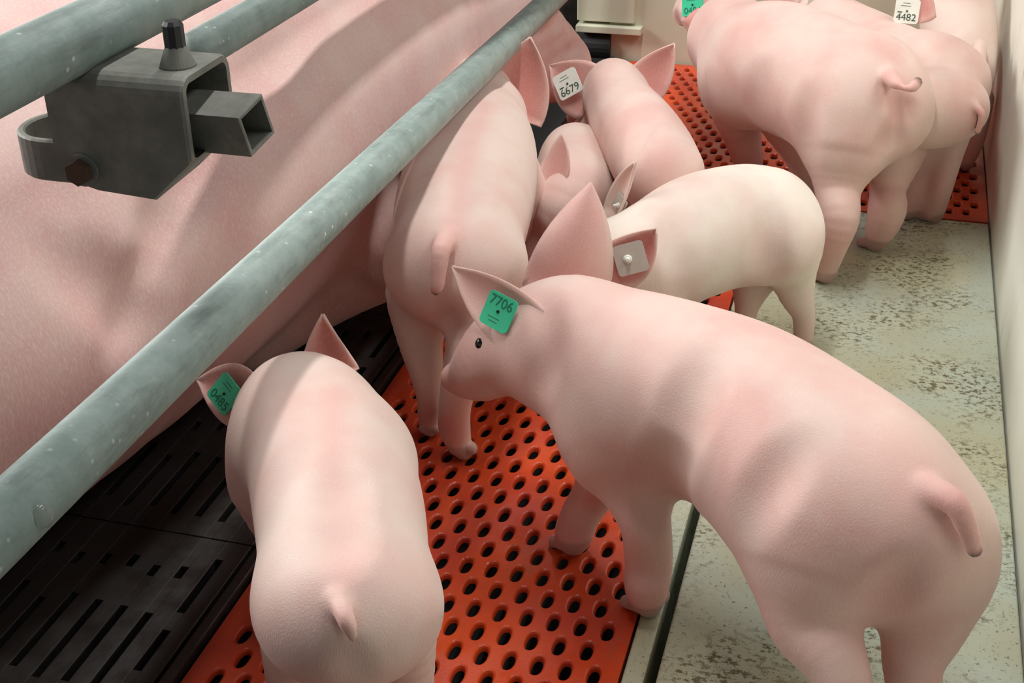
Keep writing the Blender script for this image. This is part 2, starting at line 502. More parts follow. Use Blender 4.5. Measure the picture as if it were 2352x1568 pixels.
DATA = json.loads('''{"P1":{"k":0.03,"trunk":[[-0.38,0.7995,0.26,0.067],[-0.4041,0.8534,0.26,0.0743],[-0.438,0.9243,0.26,0.0794],[-0.4744,0.9888,0.26,0.0804],[-0.5085,1.0363,0.26,0.0763],[-0.5356,1.0677,0.26,0.0659]],"extra":[[-0.4188,0.8014,0.25,0.0355],[-0.3483,0.8201,0.25,0.0343],[-0.5536,1.0267,0.24,0.0394],[-0.4477,1.0266,0.25,0.0306]],"head":[[-0.5356,1.0677,0.26,0.0591],[-0.5902,1.1352,0.24,0.0442],[-0.6669,1.2572,0.17,0.0266]],"legs":[[[-0.4392,0.8318,0.1954,0.0411],[-0.4494,0.8318,0.1356,0.0314],[-0.4506,0.8218,0.1013,0.0243],[-0.4583,0.8318,0.0446,0.0175],[-0.4606,0.8318,0.012,0.0152]],[[-0.3599,0.8587,0.1904,0.0354],[-0.3525,0.8587,0.1345,0.0233],[-0.3485,0.8487,0.1016,0.0202],[-0.3573,0.8587,0.0447,0.0158],[-0.36,0.8587,0.012,0.0144]],[[-0.56,1.03,0.2,0.045],[-0.56,1.04,0.12,0.028],[-0.56,1.03,0.06,0.022],[-0.56,1.025,0.012,0.022]],[[-0.5,1.06,0.2,0.045],[-0.5,1.07,0.12,0.028],[-0.5,1.06,0.06,0.022],[-0.5,1.055,0.012,0.022]]],"tail":[[-0.3678,0.7584,0.3071,0.0087],[-0.3539,0.7403,0.3049,0.0073],[-0.3456,0.7329,0.2855,0.0062],[-0.3413,0.7326,0.2605,0.0045]],"ears":[{"A":[-0.5739,1.15,0.2768],"T":[-0.5527,1.1698,0.3304],"B":[-0.5073,1.154,0.2786],"n":[0.0471,-0.9428,0.33],"b1":0.12,"b2":0.0,"cup":0.012,"tone":0.95},{"A":[-0.6111,1.0965,0.2191],"T":[-0.6967,1.1347,0.247],"B":[-0.6269,1.1317,0.2712],"n":[-0.2096,-0.8384,0.5031],"b1":0.55,"b2":0.35,"cup":0.01,"tone":0.8}],"tags":[{"c":[-0.6519,1.1141,0.2474],"x":[0.7739,-0.4567,-0.4387],"n":[-0.2096,-0.8384,0.5031],"size":0.036,"kind":"green","text":"0485"}],"eyes":[],"marks":[],"mlines":[[[[-0.4722,1.0075,0.3392,0.017],[-0.4579,0.9763,0.3405,0.017],[-0.4463,0.9482,0.3404,0.017],[-0.4342,0.9156,0.3393,0.017],[-0.4221,0.8858,0.3376,0.017],[-0.4091,0.8587,0.3352,0.017],[-0.3968,0.8331,0.3326,0.017],[-0.3847,0.8096,0.3294,0.017],[-0.3731,0.7877,0.3259,0.017],[-0.3664,0.7699,0.3188,0.017]],0.42]],"grooves":[[[-0.4218,0.8977,0.3761,0.03],[-0.4065,0.864,0.3606,0.03],[-0.3918,0.8322,0.3573,0.03],[-0.3791,0.8029,0.3534,0.03],[-0.3656,0.7687,0.3594,0.03]],[[-0.3497,0.7015,0.295,0.018],[-0.3453,0.7196,0.2689,0.018],[-0.3391,0.7234,0.2239,0.018]]]},"P2":{"k":0.03,"trunk":[[0.0685,1.0359,0.265,0.0746],[0.0282,1.071,0.265,0.0921],[-0.03,1.1137,0.265,0.1022],[-0.0971,1.1753,0.265,0.1013],[-0.1675,1.2191,0.265,0.0946],[-0.2364,1.2544,0.265,0.0856],[-0.3017,1.2795,0.265,0.074]],"extra":[[0.003,1.0571,0.245,0.0855],[-0.2283,1.2086,0.225,0.0664],[0.0993,1.0508,0.22,0.0547],[-0.1473,1.2213,0.23,0.0706]],"head":[[-0.3017,1.2795,0.265,0.073],[-0.3465,1.2847,0.26,0.0609],[-0.3788,1.279,0.25,0.0492],[-0.4046,1.2756,0.225,0.0385],[-0.4299,1.2892,0.2,0.0243]],"snout":[[-0.4379,1.2872,0.2,0.0191],[-0.4433,1.2903,0.198,0.0187]],"legs":[[[-0.0012,1.0228,0.211,0.0611],[-0.0032,0.9928,0.1724,0.0405],[0.0222,0.9628,0.1567,0.0302],[0.0373,0.9478,0.1318,0.0238],[0.0488,0.9728,0.0673,0.0185],[0.0557,0.9928,0.012,0.017]],[[0.0991,1.0543,0.1915,0.0514],[0.1014,1.0343,0.1609,0.0402],[0.0952,1.0143,0.1285,0.0295],[0.0994,0.9943,0.1041,0.0245],[0.1079,1.0043,0.0521,0.0188],[0.1142,1.0143,0.012,0.0171]],[[-0.2284,1.2129,0.194,0.06],[-0.2068,1.1829,0.1599,0.039],[-0.1888,1.1629,0.1248,0.0285],[-0.183,1.1629,0.0722,0.0265],[-0.1826,1.1529,0.0434,0.0242],[-0.1808,1.1629,0.012,0.0226]],[[-0.2416,1.22,0.1699,0.039],[-0.262,1.25,0.0983,0.0264],[-0.2798,1.25,0.0574,0.0238],[-0.2885,1.25,0.0269,0.023],[-0.2885,1.25,0.012,0.0218]]],"tail":[[0.0834,1.0044,0.325,0.0143],[0.1041,0.9814,0.3311,0.0112],[0.1158,0.9739,0.3131,0.009],[0.1247,0.972,0.2934,0.0067]],"ears":[{"A":[-0.3231,1.2406,0.3314],"T":[-0.4431,1.2899,0.3447],"B":[-0.3285,1.2118,0.2757],"n":[-0.2932,-0.8377,0.4607],"b1":0.16,"b2":0.34,"cup":0.01,"tone":0.42},{"A":[-0.3869,1.3855,0.2815],"T":[-0.3147,1.4348,0.4017],"B":[-0.2826,1.3956,0.2805],"n":[0.094,-0.9397,0.3289],"b1":0.24,"b2":0.24,"cup":-0.022,"tone":0.42}],"tags":[{"c":[-0.3743,1.2416,0.3202],"x":[0.9076,-0.3953,-0.1411],"n":[-0.2932,-0.8377,0.4607],"size":0.039,"kind":"green","text":"7706"}],"eyes":[[-0.3961,1.2461,0.2744,0.0078]],"marks":[],"mlines":[[[[0.0799,1.0071,0.3391,0.04],[0.0702,0.9961,0.3312,0.04],[0.0531,1.0239,0.3463,0.04]],0.35],[[[0.0012,0.959,0.2363,0.05],[0.0404,0.9596,0.2538,0.05],[0.0796,0.9652,0.2333,0.05]],0.35],[[[-0.3204,1.1957,0.263,0.03],[-0.312,1.2392,0.3378,0.03],[-0.3434,1.2081,0.258,0.03],[-0.3166,1.2004,0.2935,0.03]],0.35]],"grooves":[[[-0.0355,1.0093,0.3754,0.03],[-0.0538,0.9967,0.3328,0.03],[-0.0702,0.9844,0.2991,0.03],[-0.0958,0.97,0.2581,0.03]],[[0.0875,0.9341,0.2843,0.022],[0.0678,0.9485,0.2476,0.022],[0.0615,0.9414,0.2048,0.022]],[[-0.332,1.2457,0.3632,0.018],[-0.3122,1.2071,0.3255,0.018],[-0.3141,1.1863,0.2899,0.018],[-0.3364,1.1756,0.2473,0.018]],[[-0.1575,1.0925,0.3673,0.035],[-0.1561,1.082,0.3225,0.035],[-0.1653,1.0721,0.2785,0.035],[-0.1725,1.0904,0.2177,0.035],[-0.1639,1.1083,0.1543,0.035]],[[-0.1394,1.1364,0.4029,0.04],[-0.1514,1.0954,0.3513,0.04],[-0.166,1.0713,0.32,0.04]],[[-0.4362,1.2468,0.1892,0.006],[-0.4144,1.2415,0.2038,0.006],[-0.3952,1.2336,0.2173,0.006],[-0.3828,1.2178,0.2292,0.006]]]},"P3":{"k":0.03,"trunk":[[-0.493,1.4529,0.27,0.0778],[-0.525,1.5719,0.27,0.0916],[-0.5552,1.7085,0.27,0.0978],[-0.5835,1.8375,0.27,0.0903],[-0.6163,1.9611,0.27,0.0705]],"extra":[[-0.5259,1.4397,0.26,0.0489],[-0.4611,1.4559,0.26,0.0489]],"head":[[-0.6238,1.9808,0.27,0.0697],[-0.663,2.0967,0.27,0.0597],[-0.655,2.13,0.18,0.042]],"legs":[[[-0.5583,1.4981,0.1896,0.0498],[-0.5456,1.4481,0.1578,0.0317],[-0.5328,1.4281,0.1176,0.023],[-0.531,1.4281,0.0774,0.0163],[-0.5386,1.4481,0.0331,0.0155],[-0.5384,1.4481,0.012,0.0156]],[[-0.4598,1.4583,0.2216,0.0506],[-0.46,1.4083,0.1905,0.0332],[-0.4683,1.3883,0.1493,0.0255],[-0.4802,1.3883,0.0954,0.0214],[-0.4886,1.4083,0.0413,0.0208],[-0.4774,1.4083,0.012,0.0187]],[[-0.66,1.85,0.2,0.05],[-0.67,1.85,0.12,0.03],[-0.67,1.84,0.06,0.022],[-0.67,1.85,0.012,0.022]],[[-0.52,1.85,0.2,0.05],[-0.51,1.85,0.12,0.03],[-0.51,1.84,0.06,0.022],[-0.51,1.85,0.012,0.022]]],"tail":[[-0.4861,1.4032,0.3237,0.0138],[-0.4836,1.3715,0.3238,0.0117],[-0.4843,1.3594,0.2992,0.0095],[-0.4866,1.3541,0.2727,0.008]],"ears":[{"A":[-0.6335,2.0507,0.2758],"T":[-0.5648,2.088,0.3772],"B":[-0.5365,2.0488,0.2371],"n":[0.0953,-0.9535,0.286],"b1":0.3,"b2":0.38,"cup":0.018,"tone":0.85},{"A":[-0.6945,2.036,0.2606],"T":[-0.8153,2.057,0.2904],"B":[-0.7984,2.0378,0.2322],"n":[-0.0953,-0.9535,0.286],"b1":0.05,"b2":0.1,"cup":0.008,"tone":0.6}],"tags":[{"c":[-0.7558,2.0382,0.2687],"x":[0.6324,0.1639,0.7571],"n":[-0.0953,-0.9535,0.286],"size":0.036,"kind":"green","text":""}],"eyes":[],"marks":[],"mlines":[[[[-0.5543,1.7941,0.3631,0.018],[-0.5361,1.7018,0.3664,0.018],[-0.523,1.6222,0.3642,0.018],[-0.5084,1.5424,0.3585,0.018],[-0.4937,1.486,0.3522,0.018],[-0.4818,1.4263,0.3429,0.018],[-0.4774,1.3896,0.336,0.018]],0.45]],"grooves":[[[-0.5024,1.5977,0.3985,0.03],[-0.4852,1.5125,0.3777,0.03],[-0.4685,1.4288,0.3815,0.03]],[[-0.4794,1.3459,0.2505,0.02],[-0.4864,1.3747,0.2173,0.02]]]},"P6":{"k":0.028,"trunk":[[-0.1395,1.8239,0.205,0.0793],[-0.1729,1.8107,0.205,0.0843],[-0.2215,1.751,0.205,0.0889],[-0.261,1.6879,0.205,0.0796],[-0.3001,1.6344,0.205,0.0672],[-0.3307,1.6055,0.205,0.0506]],"extra":[[-0.1118,1.7811,0.19,0.0553]],"head":[[-0.3263,1.6136,0.205,0.0525],[-0.3456,1.6054,0.19,0.0431],[-0.3683,1.6124,0.15,0.0274]],"legs":[[[-0.097,1.8235,0.1514,0.0413],[-0.0837,1.8235,0.0953,0.0274],[-0.0696,1.8235,0.0602,0.0177],[-0.0659,1.8235,0.027,0.0152],[-0.0652,1.8235,0.012,0.0146]],[[-0.1494,1.8647,0.1044,0.0401],[-0.1552,1.8447,0.0611,0.0214],[-0.1562,1.8347,0.0358,0.0161],[-0.156,1.8147,0.012,0.0147]],[[-0.28,1.62,0.15,0.042],[-0.275,1.62,0.08,0.024],[-0.275,1.61,0.012,0.018]],[[-0.26,1.7,0.15,0.042],[-0.255,1.71,0.08,0.024],[-0.255,1.71,0.012,0.018]]],"tail":[[-0.1,1.89,0.23,0.012],[-0.09,1.905,0.2,0.009],[-0.09,1.905,0.17,0.007]],"ears":[{"A":[-0.3222,1.5606,0.2652],"T":[-0.2579,1.5779,0.2871],"B":[-0.3043,1.5429,0.2069],"n":[0.1402,-0.9345,0.3271],"b1":0.1,"b2":0.72,"cup":0.012,"tone":1.0},{"A":[-0.3587,1.7165,0.246],"T":[-0.3118,1.699,0.3283],"B":[-0.3315,1.6919,0.2458],"n":[-0.6529,-0.7255,0.2176],"b1":0.3,"b2":0.1,"cup":0.01,"tone":0.3}],"tags":[{"c":[-0.2864,1.5537,0.2515],"x":[0.9287,0.2387,0.284],"n":[0.1402,-0.9345,0.3271],"size":0.041,"kind":"back","text":""},{"c":[-0.3323,1.7031,0.2623],"x":[0.436,-0.1251,0.8912],"n":[-0.6529,-0.7255,0.2176],"size":0.026,"kind":"back","text":""}],"eyes":[],"marks":[],"grooves":[[[-0.1134,1.739,0.2868,0.025],[-0.1175,1.7111,0.2346,0.025],[-0.1134,1.7025,0.1906,0.025],[-0.1066,1.7014,0.1416,0.025]],[[-0.2346,1.6531,0.3144,0.03],[-0.2254,1.6023,0.2639,0.03],[-0.203,1.5786,0.2028,0.03]]]},"P7":{"k":0.035,"trunk":[[-0.0229,2.1937,0.29,0.0992],[-0.0583,2.1969,0.29,0.1062],[-0.1142,2.2481,0.29,0.1112],[-0.1774,2.3139,0.29,0.1085],[-0.232,2.3705,0.29,0.0878],[-0.2736,2.4366,0.29,0.0725]],"extra":[[-0.0453,2.1486,0.26,0.0841],[0.023,2.1759,0.26,0.0629],[-0.2403,2.3271,0.24,0.0703]],"head":[[-0.2754,2.4507,0.29,0.0713],[-0.3243,2.6303,0.28,0.0649],[-0.4075,2.9092,0.22,0.046],[-0.4468,3.0157,0.18,0.0299]],"legs":[[[-0.0427,2.1204,0.2178,0.0641],[-0.0453,2.0904,0.1607,0.0385],[-0.037,2.0504,0.1244,0.0325],[-0.0432,2.0454,0.0793,0.0257],[-0.0494,2.0604,0.0321,0.0203],[-0.0488,2.0604,0.012,0.0189]],[[0.0419,2.273,0.1693,0.0513],[0.0355,2.233,0.1117,0.0316],[0.0383,2.203,0.0837,0.033],[0.0316,2.203,0.042,0.0257],[0.0258,2.213,0.012,0.0229]],[[-0.2594,2.45,0.1737,0.0546],[-0.2423,2.45,0.1056,0.0368],[-0.2231,2.45,0.036,0.0254],[-0.2158,2.45,0.012,0.0213]],[[-0.1625,2.38,0.1711,0.048],[-0.1244,2.38,0.0981,0.0307],[-0.1158,2.38,0.0469,0.0212],[-0.1094,2.38,0.0212,0.0197],[-0.1094,2.38,0.012,0.0187]]],"tail":[[0.01,2.125,0.345,0.014],[0.017,2.085,0.35,0.0115],[0.031,2.062,0.342,0.0095],[0.046,2.058,0.344,0.0085],[0.055,2.066,0.353,0.0082]],"ears":[{"A":[-0.2956,2.4528,0.284],"T":[-0.3749,2.4789,0.3131],"B":[-0.3168,2.4838,0.3603],"n":[-0.1855,-0.9275,0.3246],"b1":0.45,"b2":0.45,"cup":-0.01,"tone":0.75}],"tags":[{"c":[-0.3547,2.4766,0.3428],"x":[0.9754,-0.1337,0.1753],"n":[-0.1855,-0.9275,0.3246],"size":0.041,"kind":"green","text":"0484"}],"eyes":[],"marks":[],"mlines":[[[[0.0304,2.0523,0.3376,0.03],[0.0356,2.0982,0.3019,0.03],[0.0284,2.0865,0.2657,0.03],[0.0176,2.0782,0.246,0.03]],0.5]],"grooves":[[[-0.1214,2.0579,0.3471,0.04],[-0.1268,2.058,0.2806,0.04],[-0.1261,2.059,0.2267,0.04],[-0.1267,2.0518,0.1758,0.04]],[[0.0237,2.0265,0.3281,0.02],[0.0427,2.0935,0.3041,0.02],[0.044,2.0871,0.2716,0.02],[0.0294,2.0773,0.2442,0.02],[0.0227,2.0512,0.2195,0.02]],[[-0.2294,2.1385,0.3487,0.05],[-0.2249,2.1401,0.2839,0.05],[-0.2206,2.1427,0.2108,0.05]]]},"P8":{"k":0.03,"trunk":[[0.1116,2.3756,0.255,0.0764],[0.0805,2.3934,0.255,0.0864],[0.0348,2.4343,0.255,0.0786],[-0.0234,2.5442,0.255,0.0739],[-0.0769,2.6357,0.255,0.068],[-0.1151,2.7058,0.255,0.0541]],"extra":[[0.0823,2.2531,0.25,0.066],[0.1351,2.2657,0.25,0.0454]],"head":[[-0.1113,2.615,0.28,0.0523],[-0.1558,2.7776,0.26,0.0519],[-0.2025,2.9585,0.2,0.0364]],"legs":[[[0.1371,2.4084,0.1696,0.0353],[0.136,2.3784,0.1224,0.0235],[0.1289,2.3484,0.0748,0.0204],[0.1247,2.3584,0.0277,0.0183],[0.123,2.3584,0.012,0.0175]],[[0.0818,2.4028,0.1586,0.0473],[0.0871,2.3828,0.091,0.0286],[0.0793,2.3628,0.0642,0.0214],[0.076,2.3628,0.0295,0.0192],[0.0744,2.3628,0.012,0.0176]],[[-0.12,2.75,0.18,0.05],[-0.12,2.76,0.1,0.028],[-0.12,2.76,0.012,0.022]],[[0.0,2.8,0.18,0.05],[0.0,2.8,0.1,0.028],[0.0,2.8,0.012,0.022]]],"tail":[[0.1521,2.2219,0.2732,0.0064],[0.1658,2.2133,0.2632,0.0057],[0.1672,2.2127,0.2443,0.005],[0.1647,2.2146,0.2294,0.0043]],"ears":[{"A":[-0.175,2.6636,0.2932],"T":[-0.2247,2.6816,0.3588],"B":[-0.2333,2.6558,0.2874],"n":[0.094,-0.9397,0.3289],"b1":0.3,"b2":0.3,"cup":0.01,"tone":0.6},{"A":[-0.1542,2.6228,0.288],"T":[-0.1171,2.65,0.3551],"B":[-0.1013,2.6301,0.2936],"n":[0.094,-0.9397,0.3289],"b1":0.3,"b2":0.3,"cup":0.012,"tone":0.7}],"tags":[{"c":[-0.133,2.6277,0.3201],"x":[0.9897,0.0525,-0.1328],"n":[0.094,-0.9397,0.3289],"size":0.04,"kind":"back","text":""}],"eyes":[],"marks":[]},"P9":{"k":0.03,"trunk":[[0.1458,2.5255,0.235,0.0564],[0.1419,2.6288,0.25,0.0666],[0.132,2.7021,0.28,0.0713],[0.1245,2.7837,0.31,0.0676],[0.1138,2.8419,0.33,0.0528]],"extra":[],"head":[[0.1121,2.7995,0.34,0.052],[0.0955,2.8324,0.34,0.0421],[0.0782,2.8807,0.31,0.0269]],"legs":[[[0.1912,2.6658,0.138,0.0291],[0.1958,2.6358,0.086,0.0188],[0.1903,2.6358,0.0402,0.0164],[0.1836,2.6358,0.012,0.0156]],[[0.1368,2.6811,0.1287,0.0294],[0.1398,2.6511,0.0759,0.0191],[0.1462,2.6511,0.012,0.0158]],[[0.1,2.82,0.2,0.045],[0.1,2.83,0.09,0.026],[0.1,2.82,0.012,0.02]],[[0.17,2.82,0.2,0.04],[0.175,2.83,0.09,0.026],[0.175,2.82,0.012,0.02]]],"tail":[[0.165,2.5,0.29,0.014],[0.168,2.42,0.26,0.01],[0.17,2.41,0.225,0.008]],"ears":[{"A":[0.0835,2.4947,0.3408],"T":[0.0156,2.4935,0.337],"B":[0.0522,2.5139,0.4048],"n":[0.0,-0.9578,0.2873],"b1":0.4,"b2":0.4,"cup":0.01,"tone":0.7}],"tags":[{"c":[0.0317,2.4892,0.3505],"x":[0.9995,-0.0087,-0.029],"n":[0.0,-0.9578,0.2873],"size":0.043,"kind":"white","text":"4482"}],"eyes":[],"marks":[[0.1213,2.3747,0.39,0.03,0,0.8],[0.1198,2.2645,0.39,0.03,0,0.8],[0.1183,2.1629,0.39,0.03,0,0.8]]},"P5":{"k":0.028,"trunk":[[-0.2992,1.8573,0.25,0.0642],[-0.3299,1.9337,0.25,0.0678],[-0.3703,2.0245,0.25,0.0678],[-0.4135,2.1233,0.25,0.0604],[-0.4452,2.2101,0.25,0.0489]],"extra":[],"head":[[-0.4392,2.1806,0.26,0.0467],[-0.4683,2.2671,0.25,0.0406],[-0.514,2.2844,0.2,0.0279],[-0.5324,2.2945,0.17,0.0194]],"legs":[[[-0.42,1.97,0.16,0.05],[-0.42,1.96,0.09,0.03],[-0.42,1.96,0.012,0.022]],[[-0.3,2.0,0.16,0.05],[-0.29,2.0,0.09,0.03],[-0.29,2.0,0.012,0.022]],[[-0.48,2.2,0.18,0.038],[-0.5,2.2,0.1,0.024],[-0.5,2.2,0.012,0.018]],[[-0.42,2.2,0.18,0.038],[-0.42,2.2,0.1,0.024],[-0.42,2.2,0.012,0.018]]],"tail":[[-0.335,1.86,0.27,0.012],[-0.33,1.845,0.24,0.009]],"ears":[{"A":[-0.4631,2.2025,0.2942],"T":[-0.566,2.2208,0.2891],"B":[-0.5001,2.1723,0.2106],"n":[-0.1794,-0.8971,0.4037],"b1":0.35,"b2":0.5,"cup":0.008,"tone":0.7},{"A":[-0.4299,2.2377,0.2819],"T":[-0.352,2.2603,0.3311],"B":[-0.3827,2.2245,0.2223],"n":[0.0953,-0.9535,0.286],"b1":0.16,"b2":0.4,"cup":0.012,"tone":0.75}],"tags":[{"c":[-0.5257,2.1919,0.2676],"x":[0.848,0.067,0.5257],"n":[-0.1794,-0.8971,0.4037],"size":0.046,"kind":"white","text":"6679"}],"eyes":[],"marks":[],"grooves":[[[-0.3303,1.9514,0.3461,0.02],[-0.3456,1.8403,0.31,0.02],[-0.3657,1.8032,0.2845,0.02]]]},"P4":{"k":0.028,"trunk":[[-0.476,2.0448,0.19,0.0584],[-0.4678,2.0101,0.19,0.0633],[-0.4526,1.9549,0.19,0.0647],[-0.4434,1.9008,0.19,0.0584]],"extra":[],"head":[[-0.4467,1.9,0.19,0.055],[-0.4523,1.8512,0.18,0.046],[-0.475,1.8441,0.14,0.0314],[-0.4908,1.8234,0.11,0.0205]],"snout":[[-0.4955,1.8193,0.1,0.0164]],"legs":[[[-0.44,1.86,0.13,0.04],[-0.44,1.86,0.012,0.02]],[[-0.36,1.87,0.13,0.04],[-0.355,1.86,0.012,0.02]],[[-0.5,2.02,0.13,0.045],[-0.5,2.02,0.012,0.02]],[[-0.42,2.03,0.13,0.045],[-0.41,2.03,0.012,0.02]]],"tail":[[-0.47,2.12,0.2,0.012],[-0.472,2.14,0.17,0.008]],"ears":[{"A":[-0.4826,1.8419,0.2171],"T":[-0.4592,1.8772,0.2947],"B":[-0.4502,1.8362,0.2154],"n":[-0.133,-0.8865,0.4432],"b1":0.25,"b2":0.35,"cup":0.006,"tone":0.55}],"tags":[],"eyes":[],"marks":[]},"sow":{"k":0.09,"marks":[],"z0":0.0135,"trunk":[[-1.13,0.3,0.27,0.27],[-1.14,0.7,0.285,0.3],[-1.13,1.2,0.28,0.31],[-1.1,1.7,0.27,0.3],[-1.03,2.15,0.27,0.285],[-0.93,2.5,0.25,0.25]],"bulk":[[-1.0,1.1,0.3,0.22],[-0.955,1.4,0.32,0.26],[-0.935,1.75,0.32,0.26],[-0.92,2.1,0.31,0.235],[-0.93,2.3,0.3,0.2]],"head":[[-0.8448,2.5083,0.25,0.15],[-0.7671,2.6322,0.19,0.13],[-0.6886,2.7519,0.12,0.08]],"legs":[[[-0.6611,1.7072,0.14,0.0594],[-0.7109,1.7015,0.1,0.0401],[-0.7883,1.6717,0.06,0.0336],[-0.8299,1.5977,0.04,0.025],[-0.8541,1.5477,0.03,0.0182]]],"grooves":[[[-0.7159,1.2289,0.4562,0.035],[-0.7337,1.2097,0.4101,0.035],[-0.7323,1.1788,0.3811,0.035],[-0.7347,1.1401,0.3542,0.035],[-0.7408,1.1093,0.3243,0.035],[-0.7176,1.0729,0.296,0.035]],[[-0.6918,1.3409,0.4907,0.05],[-0.7147,1.2695,0.4493,0.05],[-0.7164,1.196,0.4177,0.05]],[[-0.6994,1.6266,0.5638,0.07],[-0.705,1.5165,0.5283,0.07],[-0.6842,1.4069,0.5285,0.07]],[[-0.7476,1.0419,0.47,0.06],[-0.7393,1.0662,0.4183,0.06],[-0.706,1.1185,0.3305,0.06]],[[-0.6458,2.4459,0.2848,0.012],[-0.6485,2.5158,0.2606,0.012],[-0.6414,2.6123,0.2531,0.012]],[[-0.6446,2.4397,0.2446,0.012],[-0.6437,2.5312,0.2253,0.012],[-0.6326,2.6341,0.2154,0.012]],[[-0.6407,2.4725,0.2019,0.012],[-0.6366,2.5751,0.1901,0.012],[-0.6235,2.6732,0.1818,0.012],[-0.6071,2.7494,0.1836,0.012]]]}}''')

def animal(key, name, label, skin, cat, h, group=None, headed=(0, 1), drop_tags=()):
    S = DATA[key]; S['dir'] = headed
    c = np.mean(np.array(S['trunk'])[:, :3], axis=0); org = (float(c[0]), float(c[1]), 0.0)
    root = empty(name, org, label, cat, group)
    me = flesh_mesh(S, h, org)
    link('body', me, SKIN[skin], root)
    for e in S.get('eyes', []):
        bm = bmesh.new(); bmesh.ops.create_uvsphere(bm, u_segments=16, v_segments=12, radius=e[3])
        bm.transform(Matrix.Translation(Vector(e[:3]) - Vector(org)))
        link('eye', mesh_of(bm, True), EYE, root)
    for T in S.get('tags', []): ear_tag(T, root, org)
    return root
def direction(key):
    t = DATA[key]['trunk']; a, b = np.array(t[0][:2]), np.array(t[-1][:2]); d = (b - a) / np.linalg.norm(b - a)
    return (float(d[0]), float(d[1]))

# ------------------------------------------------------------------ the setting
def slab(name, a, b, mat, bev=0.003, **kw):
    bm = bmesh.new(); add_box(bm, a, b, bev); o = link(name, mesh_of(bm), mat); return tag(o, **kw)
slab('floor', (-2.2, -0.3, -0.16), (0.60, 3.9, -0.12), DARK, 0, kind='structure')
slab('wall_right', (0.225, 0.1, -0.12), (0.27, 3.21, 0.62), WALL, 0.012, kind='structure')
slab('wall_back', (-0.665, 3.215, -0.12), (0.30, 3.26, 0.75), WALLB, 0.004, kind='structure')
slab('wall_left', (-2.2, 0.1, -0.12), (-2.15, 3.9, 0.5), WALLB, 0.004, kind='structure')
slab('wall_far', (-2.2, 3.85, -0.12), (0.6, 3.9, 0.55), DARK, 0, kind='structure')

# orange slatted panels with real slots
PA, PB, PX, PY = 0.03130, 0.03600, -0.4536, 1.2290
def slat_panel(name, x0, x1, y0, y1, ox, oy, label, mat=ORANGE, top=0.0, th=0.0075):
    bm = bmesh.new(); K = 20; hw, hl = 0.0066, 0.0142
    cells = []
    j0 = int(math.floor((oy - y1) / PB)) - 1; j1 = int(math.ceil((oy - y0) / PB)) + 1
    for j in range(j0, j1):
        y = oy - PB * j
        if y - PB / 2 < y0 + .004 or y + PB / 2 > y1 - .004: continue
        i0 = int(math.ceil((x0 + .010 + PA / 2 - ox) / PA - 0.5 * j)); x = ox + PA * (i0 + 0.5 * j); row = []
        while x + PA / 2 < x1 - .006:
            row.append(x); x += PA
        if row: cells.append((y, row))
    def ringpts(cx, cy_, a, b, z):
        out = []
        for k in range(K):
            t = 2 * math.pi * (k + .5) / K; c_, s_ = math.cos(t), math.sin(t)
            out.append((cx + a * math.copysign(abs(c_) ** .85, c_), cy_ + b * math.copysign(abs(s_) ** .85, s_), z))
        return out
    def rect(cx, cy_, w, l, z):
        out = []
        for k in range(K):
            t = 2 * math.pi * (k + .5) / K; c_, s_ = math.cos(t), math.sin(t); m_ = max(abs(c_), abs(s_))
            out.append((cx + w * c_ / m_, cy_ + l * s_ / m_, z))
        return out
    for y, row in cells:
        for x in row:
            rs = [rect(x, y, PA / 2, PB / 2, top), ringpts(x, y, hw + .0030, hl + .0030, top), ringpts(x, y, hw + .0010, hl + .0010, top - .0012),
                  ringpts(x, y, hw, hl, top - .0035), ringpts(x, y, hw - .0008, hl - .0008, top - th)]
            vs = [[bm.verts.new(p_) for p_ in r_] for r_ in rs]
            for a, b in zip(vs[:-1], vs[1:]):
                for k in range(K):
                    bm.faces.new((a[k], a[(k + 1) % K], b[(k + 1) % K], b[k]))
            # corner fills of the rectangle cell
            cs = [bm.verts.new((x + sx * PA / 2, y + sy_ * PB / 2, top)) for sx, sy_ in ((1, 1), (-1, 1), (-1, -1), (1, -1))]
            for q, (cv, kk) in enumerate(zip(cs, (K // 8, 3 * K // 8, 5 * K // 8, 7 * K // 8))):
                best = sorted(range(K), key=lambda k: (vs[0][k].co - cv.co).length)[:2]
                a, b = sorted(best)
                if b - a > 1: a, b = b, a
                bm.faces.new((vs[0][a], cv, vs[0][b]))
        # solid margins left and right of the row, so the panel is full width
        def q(xa, xb):
            if xb - xa < 1e-4: return
            v = [bm.verts.new((X, Y, top)) for X, Y in ((xa, y - PB / 2), (xb, y - PB / 2), (xb, y + PB / 2), (xa, y + PB / 2))]
            bm.faces.new(v)
        q(x0, row[0] - PA / 2); q(row[-1] + PA / 2, x1)
    ys = [c[0] for c in cells]; ya, yb = min(ys) - PB / 2, max(ys) + PB / 2
    for a, b in ((y0, ya), (yb, y1)):
        v = [bm.verts.new((X, Y, top)) for X, Y in ((x0, a), (x1, a), (x1, b), (x0, b))]; bm.faces.new(v)
    # skirt
    for (xa, ya_), (xb, yb_) in (((x0, y0), (x1, y0)), ((x1, y0), (x1, y1)), ((x1, y1), (x0, y1)), ((x0, y1), (x0, y0))):
        v = [bm.verts.new(p_) for p_ in ((xa, ya_, top), (xb, yb_, top), (xb, yb_, top - .03), (xa, ya_, top - .03))]; bm.faces.new(v)
    bmesh.ops.remove_doubles(bm, verts=bm.verts, dist=1e-5)
    bmesh.ops.recalc_face_normals(bm, faces=bm.faces)
    o = link(name, mesh_of(bm), mat)
    return tag(o, label, 'floor panel', 'orange slatted floor panels')
slat_panel('slatted_floor_panel', -0.642, -0.192, 0.55, 2.045, PX, PY, 'orange plastic slatted floor panel in front, beside the black grate and the concrete pad')
